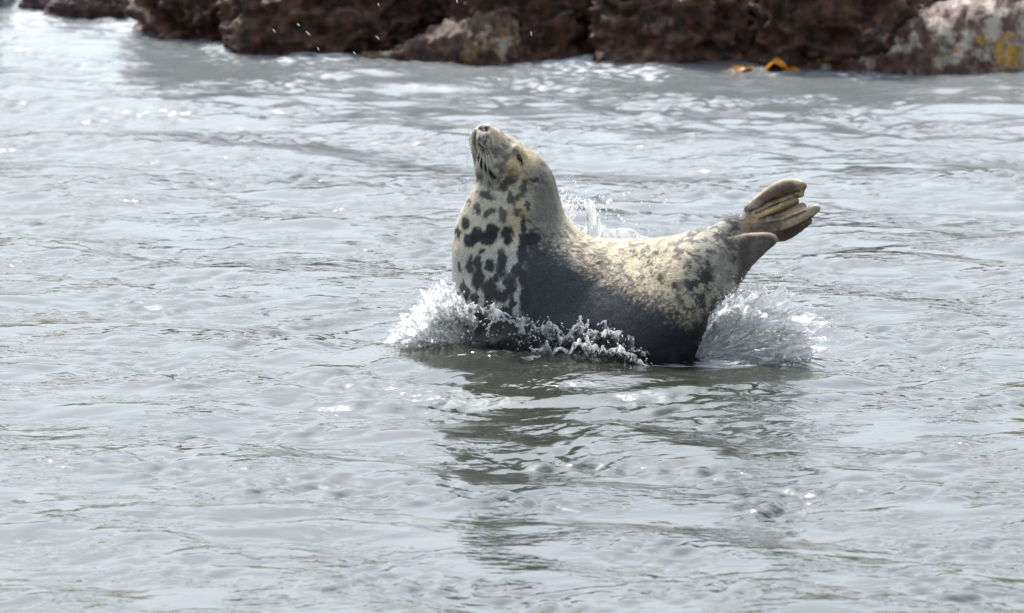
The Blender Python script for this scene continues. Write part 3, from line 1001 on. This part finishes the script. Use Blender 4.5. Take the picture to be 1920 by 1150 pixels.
# short hair standing on the coat
def build_fur(n):
    fall = np.stack([0.55 + 0 * UB, 0.0 * UB, -0.75 + 0 * UB], 1)            # hair lies towards the tail
    hd = smoothstep(420, 330, VB)[:, None]
    rear = smoothstep(1050, 1120, UB)[:, None]
    fall = fall * (1 - hd) + np.array((0.62, 0, -0.7)) * hd
    fall = fall * (1 - rear) + np.array((0.9, 0, -0.38)) * rear
    pick = RNG.choice(len(PB), n, replace=True)
    pick = pick[(UB[pick] < 1405)]
    rad = np.hypot(UB[pick] - 905, VB[pick] - 265)
    pick = pick[rad > 32]
    n = len(pick)
    p, nn, c, wt = PB[pick], NB[pick], CB[pick], WB[pick]
    f = fall[pick]
    t = f - nn * (f * nn).sum(1, keepdims=True)
    t /= np.linalg.norm(t, axis=1, keepdims=True) + 1e-6
    t += RNG.normal(0, 0.30, (n, 3))
    t -= nn * (t * nn).sum(1, keepdims=True)
    t /= np.linalg.norm(t, axis=1, keepdims=True) + 1e-6
    L = (0.008 + 0.006 * RNG.random(n)) * (1 - 0.3 * wt)
    head = smoothstep(400, 300, VB[pick])
    L *= (1 - 0.45 * head)
    wd = (0.0006 + 0.0006 * RNG.random(n))
    b = np.cross(t, nn)
    p = p + RNG.normal(0, 0.003, (n, 3)) - nn * 0.001
    lift = 0.16 + 0.16 * RNG.random(n)
    tip = p + (t + nn * lift[:, None]) * L[:, None]
    mid = p + (t * 0.5 + nn * lift[:, None] * 0.75) * L[:, None]
    V = np.stack([p - b * wd[:, None], p + b * wd[:, None], mid + b * wd[:, None] * 0.8, mid - b * wd[:, None] * 0.8, tip + b * 0.0003, tip - b * 0.0003], 1).reshape(-1, 3)
    k = np.arange(n)[:, None] * 6
    Q = np.concatenate([k + np.array([[0, 1, 2, 3]]), k + np.array([[3, 2, 4, 5]])], 0)
    o = big_mesh('fur', V, Q, fur_material('seal_hair', False))
    vr = (0.72 + 0.48 * RNG.random(n))[:, None]
    vr = vr * np.where((RNG.random(n) < 0.12) & (wt > 0.4), 3.2, 1.0)[:, None]  # a few wet hairs coloured lighter as painted glints
    cc = np.clip(c * vr, 0, 0.9)
    rgba = np.concatenate([cc, wt[:, None]], 1)
    at = o.data.attributes.new('coat', 'FLOAT_COLOR', 'POINT')
    rep = np.repeat(rgba[:, None, :], 6, 1)
    rep[:, 4:, :3] *= 1.12
    at.data.foreach_set('color', rep.reshape(-1).astype(np.float32))
    keep_parent(o, SEAL)
    tag(o, kind='stuff')
build_fur(150000)

# eye: a dark slit eyeball with a pale lower lid
M_EYE = plain('eye', (0.006, 0.005, 0.005), 0.08)
M_LID = plain('eyelid', (0.42, 0.33, 0.24), 0.6)
def build_eye():
    loc, nrm = hit(975, 300)
    if loc is None:
        return
    ax = (px(979, 310, 0) - px(972, 291, 0)).normalized()
    V, F = [], []
    n, m = 20, 10
    side = nrm.cross(ax).normalized()
    for i in range(m + 1):
        ph = -math.pi / 2 + math.pi * i / m
        for j in range(n):
            th = 2 * math.pi * j / n
            V.append(loc + ax * math.sin(ph) * 0.024 + side * math.cos(ph) * math.cos(th) * 0.0105 + nrm * (math.cos(ph) * math.sin(th) * 0.007 + 0.001))
    for i in range(m):
        for j in range(n):
            F.append((i * n + j, i * n + (j + 1) % n, (i + 1) * n + (j + 1) % n, (i + 1) * n + j))
    e = mesh_obj('eye', V, F, M_EYE); keep_parent(e, SEAL)
    pts = []
    for k in range(9):
        t = k / 8
        q, qn = hit(970 + 8 * t, 297 + 15 * t)
        pts.append(q + qn * 0.003)
    lid = tube3('eyelid', pts, [0.0012 + 0.0018 * math.sin(math.pi * k / 8) for k in range(9)], M_LID)
    keep_parent(lid, e)

def tube_data(pts, rad, n=6):
    V, F = [], []
    m = len(pts)
    for i, p in enumerate(pts):
        t = (pts[min(i + 1, m - 1)] - pts[max(i - 1, 0)]).normalized()
        a = t.orthogonal().normalized(); b = t.cross(a)
        for j in range(n):
            th = 2 * math.pi * j / n
            V.append(p + (a * math.cos(th) + b * math.sin(th)) * rad[i])
    for i in range(m - 1):
        for j in range(n):
            F.append((i * n + j, i * n + (j + 1) % n, (i + 1) * n + (j + 1) % n, (i + 1) * n + j))
    return V, F

def tube3(name, pts, rad, mat, n=6):
    V, F = tube_data(pts, rad, n)
    return mesh_obj(name, V, F, mat)
build_eye()

# whiskers, drooping from the muzzle pads
M_WH = plain('whisker', (0.72, 0.66, 0.55), 0.4)
def whisker(u, v, du, dv, fwd, bend):
    loc, nrm = hit(u, v)
    if loc is None:
        return
    d = px(u + du, v + dv, 0) - px(u, v, 0)
    pts, rad = [], []
    for k in range(8):
        t = k / 7
        pts.append(loc + d * t + nrm * (0.018 * math.sin(math.pi * min(1, t * 1.1)) + fwd * t) + Vector((bend * t * t, 0, 0)))
        rad.append(0.0011 * (1 - 0.75 * t))
    wk = tube3('whisker', pts, rad, M_WH, 5)
    keep_parent(wk, SEAL)
for a in ((902, 282, 2, 46, 0.02, 0.0), (906, 285, 0, 50, 0.02, 0.01), (910, 284, 4, 58, 0.02, 0.01), (914, 285, 6, 40, 0.02, 0.01),
          (900, 278, -3, 44, 0.02, 0.0), (908, 290, 6, 62, 0.03, 0.0), (916, 280, 8, 34, 0.01, 0.015), (904, 288, -4, 44, 0.02, -0.01), (912, 288, 2, 46, 0.02, 0.0),
          (886, 272, -10, 22, 0.0, 0.0), (886, 276, -8, 34, 0.0, -0.01), (885, 268, -12, 14, 0.0, 0.0), (886, 282, -7, 40, 0.0, 0.0), (885, 264, -9, 10, 0.0, 0.0)):
    whisker(*a)

# ------------------------------------------------------------------ the rock under the seal
cr_ = px(945, 640, 0.2)
rock('seal_rock', (cr_.x, 0.17, -0.06), (0.15, 0.2, 0.13), M_ROCK_WET, 'dark wet rock showing through the splash under the seal', 55.0, lump=0.05, n=64)

# ------------------------------------------------------------------ splashes
class Bits:
    """many small drops in one mesh"""
    def __init__(self): self.V, self.F = [], []
    def drop(self, p, axis, ln, wd):
        a = axis.orthogonal().normalized(); b = axis.cross(a)
        k = len(self.V)
        self.V.append(p - axis * ln)
        for q, s in ((-0.35, 0.85), (0.4, 0.8)):
            for j in range(5):
                th = 2 * math.pi * (j + (0.5 if q > 0 else 0)) / 5
                self.V.append(p + axis * ln * q + (a * math.cos(th) + b * math.sin(th)) * wd * s)
        self.V.append(p + axis * ln)
        for j in range(5):
            n = (j + 1) % 5
            self.F.append((k, k + 1 + n, k + 1 + j))
            self.F.append((k + 1 + j, k + 1 + n, k + 6 + j))
            self.F.append((k + 1 + n, k + 6 + n, k + 6 + j))
            self.F.append((k + 6 + j, k + 6 + n, k + 11))
    def build(self, name, mat, parent):
        o = mesh_obj(name, self.V, self.F, mat)
        keep_parent(o, parent)
        return tag(o, kind='stuff')

def sheet(name, rows, mat, parent, thick=0.004, rough=0.012, fu=14.0, fv=2.2, seed=0.0, nu=140, nv=30, ragged=0.3, fine=0.5, air=(0.35, 1.0), curl=0.0):
    """a curtain of thrown water: rows of (base point, top point) along a path. Its folds run up the throw,
    its upper edge breaks into fingers; the attribute air says where it is white, with bubbles and painted highlights"""
    base = catmull([tuple(r[0]) for r in rows], max(2, nu // (len(rows) - 1)))
    top = catmull([tuple(r[1]) for r in rows], max(2, nu // (len(rows) - 1)))
    V, A, T = [], [], []
    m = len(base)
    fr = noise.fractal
    for i in range(m):
        b, t = Vector(base[i]), Vector(top[i])
        uu = i / (m - 1) * fu
        rg = 1 + ragged * (fr(Vector((uu * 0.8 + seed, seed, 0)), 0.9, 2.0, 2) + 0.6 * noise.noise(Vector((uu * 3.1, seed, 4))))
        for j in range(nv + 1):
            s = j / nv
            p = b + (t - b) * s * rg
            w_ = rough * (0.25 + s)
            q = Vector((uu + seed, s * fv, seed * 0.7))
            q2 = Vector((uu * 3.3 + seed, s * fv * 2.4, 3.1))
            off = Vector((fr(q, 0.8, 2.0, 2) * 0.5, fr(q + Vector((31, 0, 7)), 0.8, 2.0, 2) * 1.3, fr(q + Vector((0, 17, 3)), 0.8, 2.0, 2) * 0.5)) * w_
            off += Vector((noise.noise(q2), noise.noise(q2 + Vector((9, 3, 0))), noise.noise(q2 + Vector((0, 5, 8))))) * w_ * fine
            off += Vector((0, -curl * s ** 3, 0))
            V.append(p + off)
            T.append((uu, s, seed))
            A.append(air[0] + (air[1] - air[0]) * s ** 3 + 0.45 * fr(q2 + Vector((3, 2, 1)), 0.8, 2.0, 3))
    F = []
    for i in range(m - 1):
        for j in range(nv):
            F.append((i * (nv + 1) + j, (i + 1) * (nv + 1) + j, (i + 1) * (nv + 1) + j + 1, i * (nv + 1) + j + 1))
    o = mesh_obj(name, V, F, mat)
    at = o.data.attributes.new('air', 'FLOAT', 'POINT')
    at.data.foreach_set('value', A)
    at = o.data.attributes.new('throw', 'FLOAT_VECTOR', 'POINT')
    at.data.foreach_set('vector', np.array(T, np.float32).ravel())
    if thick:
        md = o.modifiers.new('thick', 'SOLIDIFY'); md.thickness = thick; md.offset = 0
    keep_parent(o, parent)
    return o

SP = 'splashes around the seal'
def front_splash():
    root = empty('water_splash', tuple(on_water(1020, 668)))
    tag(root, 'clear curling water crown breaking along the belly of the seal', 'splash', SP)
    prof = [(826, 648, 600), (850, 652, 580), (875, 656, 574), (900, 658, 573), (930, 660, 576), (960, 660, 584), (985, 661, 592), (1000, 661, 606), (1018, 662, 612), (1026, 662, 603),
            (1040, 663, 608), (1060, 663, 622), (1082, 664, 603), (1092, 664, 608), (1108, 665, 620), (1128, 665, 612), (1150, 666, 622), (1172, 667, 627), (1192, 668, 645), (1212, 669, 664)]
    rows = []
    for u, vb, vt in prof:
        b = on_water(u, vb + 5 + 5 * smoothstep(950, 1150, u))
        t = px(u + 2, vt, b.y - 0.03)
        b.z = -0.015
        rows.append((b, t))
    sheet('water_sheet', rows, M_CROWN, root, 0.006, 0.040, 15, 1.4, 2.0, 230, 30, 0.16, 0.3, (0.25, 0.8), 0.03)
    rows2 = [(b + Vector((0.01, -0.05, -0.01)), b + (t - b) * 0.55 + Vector((0.0, -0.09, 0))) for b, t in rows[7:]]
    sheet('water_sheet', rows2, M_CROWN, root, 0.005, 0.045, 13, 1.8, 9.0, 180, 22, 0.4, 0.25, (0.3, 0.95), 0.03)
    rows3 = [(b + Vector((0.0, 0.05, -0.01)), b + (t - b) * 0.92 + Vector((0.0, 0.04, 0))) for b, t in rows[8:]]
    sheet('water_sheet', rows3, M_CROWN, root, 0.005, 0.045, 14, 1.8, 14.0, 180, 22, 0.35, 0.25, (0.3, 0.95), 0.0)
    # the arch: a thin ring of beads where the sheet has opened
    bt = Bits()
    g = random.Random(3)
    arch = catmull([tuple(px(u, v, -0.02)) for u, v in ((917, 648), (914, 625), (920, 606), (935, 600), (958, 602), (975, 612), (982, 625), (972, 638), (955, 650), (940, 655))], 8)
    for q in arch:
        for k in range(2):
            r = g.uniform(0.002, 0.0055)
            bt.drop(Vector(q) + Vector((g.gauss(0, .003), g.gauss(0, .005), g.gauss(0, .003))), Vector((g.gauss(0, 1), g.gauss(0, .5), g.gauss(0, 1))).normalized(), r * 1.4, r)
    for k in range(380):
        i = g.randrange(len(rows))
        b, t = rows[i]
        s = g.random() ** 0.7 * 1.12
        p = b + (t - b) * s + Vector((g.uniform(-0.04, 0.04), g.uniform(-0.12, 0.0), g.uniform(-0.015, 0.015)))
        r = g.uniform(0.0012, 0.0035)
        ax = Vector((g.gauss(0, 1), g.gauss(0, 0.6), g.gauss(0.5, 1))).normalized()
        bt.drop(p, ax, r * g.uniform(1, 2.4), r)
    bt.build('droplets', M_SPRAY, root)

def side_fan(label, cu, cv, rim, yc, n, seed):
    """spray thrown outward to one side; rim: pixel outline from the water up and over to the body"""
    root = empty('water_splash', tuple(on_water(cu, cv)))
    tag(root, label, 'splash', SP)
    g = random.Random(seed)
    rimc = catmull(rim, 12)
    o = Vector(px(cu, cv, yc))
    for lay_, (fr, dy, air, rgh) in enumerate(((0.98, 0.07, (0.50, 0.62), 0.030), (0.88, -0.04, (0.38, 0.60), 0.034), (0.74, -0.11, (0.28, 0.55), 0.036))):
        rows = []
        for q in rim:
            t = Vector(px(q[0], q[1], yc + dy))
            t = o + (t - o) * fr; t.y = yc + dy
            b = o + (t - o) * 0.06
            b.y = yc + dy * 0.4
            b.z = min(b.z, 0.02)
            rows.append((b, t))
        sheet('water_sheet', rows, M_FAN, root, 0, rgh, 22, 7.5, seed + lay_ * 3.3, 220, 40, 0.14, 0.14, air)
    bt = Bits()
    for k in range(n):
        q = rimc[g.randrange(len(rimc))]
        s = g.uniform(0.3, 1.0) ** 0.45 * g.uniform(0.92, 1.07)
        dy = g.gauss(-0.04, 0.10)
        t = Vector(px(q[0] + g.gauss(0, 4), q[1] + g.gauss(0, 4), yc + dy))
        d = t - o
        p = o + d * s
        p.y = yc + dy * (0.3 + s)
        if p.z < -0.01: continue
        ax = (d.normalized() + Vector((g.gauss(0, .45), g.gauss(0, .45), g.gauss(0, .45)))).normalized()
        r = 0.0009 + 0.0032 * g.random() ** 2.5
        bt.drop(p, ax, r * g.uniform(1.0, 2.6), r)
    for k in range(n // 3):                       # strays thinning out beyond the spray
        q = rimc[g.randrange(len(rimc))]
        s = 1.0 + 0.30 * g.random() ** 2
        t = Vector(px(q[0] + g.gauss(0, 10), q[1] + g.gauss(0, 8), yc + g.gauss(0, 0.12)))
        p = o + (t - o) * s
        if p.z < 0.01: continue
        r = 0.0007 + 0.0015 * g.random() ** 2
        bt.drop(p, Vector((g.gauss(0, 1), g.gauss(0, 1), g.gauss(0, 1))).normalized(), r * g.uniform(1, 1.8), r)
    bt.build('droplets', M_SPRAY, root)

def back_splash():
    yb = 0.60
    root = empty('water_splash', tuple(on_water(1120, 452)))
    tag(root, 'thin clear splash sheet with beaded rim rising behind the neck of the seal', 'splash', SP)
    rim = [(1040, 372), (1052, 376), (1064, 398), (1074, 415), (1086, 426), (1096, 424), (1102, 412), (1103, 388), (1108, 376), (1114, 382), (1119, 400), (1126, 414), (1134, 427), (1150, 431), (1166, 429), (1180, 430), (1190, 434), (1200, 442), (1212, 446), (1224, 450)]
    rows = [(px(u, 600, yb), px(u, v, yb)) for u, v in rim]
    sheet('water_sheet', rows, M_CROWN, root, 0.003, 0.014, 9, 2.0, 4.0, 160, 26, 0.02, 0.3)
    pts = [Vector(q) for q in catmull([tuple(px(u, v, yb)) for u, v in rim], 6)]
    rad = [0.0016 + 0.0034 * abs(noise.noise(p * 40)) for p in pts]
    keep_parent(tube3('rim', pts, rad, M_SPRAY, 8), root)
    bt = Bits()
    g = random.Random(21)
    lst = [(1170, 366, 4), (1250, 376, 4), (1246, 381, 3), (1180, 362, 3), (1203, 381, 4), (1218, 387, 3), (1193, 422, 4), (1137, 402, 3), (1147, 390, 3), (1152, 393, 3), (1160, 405, 4), (1166, 411, 5), (1170, 416, 4), (1216, 433, 3), (1224, 401, 3), (1124, 369, 3),
           (1079, 343, 4), (1075, 340, 3), (1082, 350, 3), (1062, 354, 4), (1052, 355, 3), (1098, 360, 4), (1141, 378, 6), (1146, 376, 5), (1138, 381, 5), (1010, 240, 3), (1017, 283, 2), (1008, 287, 3), (996, 276, 2), (870, 340, 2), (876, 335, 3), (865, 352, 2), (857, 356, 2), (844, 255, 2)]
    for u, v, r in lst:
        bt.drop(px(u, v, yb - g.random() * 0.3), Vector((g.gauss(0, .2), 0, 1)).normalized(), r / 444 * 0.85, r / 444 * 0.5)
    for k in range(420):
        u = 1046 + abs(g.gauss(0, 42)); v = 378 + g.gauss(0, 10) + 0.10 * (u - 1046)
        if g.random() < 0.35: u, v = 1048 + g.random() * 32, 385 + g.random() * 45
        r = 0.5 + 1.7 * g.random() ** 2
        bt.drop(px(u, v, yb + g.gauss(0, 0.06)), Vector((g.gauss(0, .3), g.gauss(0, .3), 1)).normalized(), r / 444 * g.uniform(1, 2.2), r / 444)
    bt.build('droplets', M_SPRAY, root)

front_splash()
side_fan('white spray fanning out beside the chest of the seal', 880, 650,
         [(716, 640), (735, 618), (760, 592), (785, 568), (800, 545), (825, 532), (848, 530), (870, 560), (900, 590)], 0.16, 1000, 5)
side_fan('wide white spray bursting out behind the rump of the seal', 1302, 672,
         [(1335, 590), (1365, 552), (1400, 538), (1440, 537), (1478, 548), (1500, 570), (1530, 596), (1546, 620), (1545, 640), (1540, 662), (1515, 680)], -0.20, 1500, 8)
back_splash()

# single drops flung in front of the rock wall
M_DROP = M_SPRAY
bt = Bits()
for u, v, ln, tilt in ((578, 63, 8, 1.0), (514, 58, 5, 0.8), (708, 71, 6, 1.0), (857, 3, 5, 0.3), (996, 64, 5, 0.1), (597, 92, 4, 0.8), (665, 100, 4, 0.9), (560, 47, 4, 0.9), (710, 9, 4, 0.5)):
    bt.drop(px(u, v, 0.2), Vector((math.sin(tilt * 0.8), 0, -math.cos(tilt * 0.8))), ln / 444, 0.0018)
o = mesh_obj('flying_droplets', bt.V, bt.F, M_DROP)
tag(o, 'water drops flung through the air in front of the rock wall', 'droplets', kind='stuff')
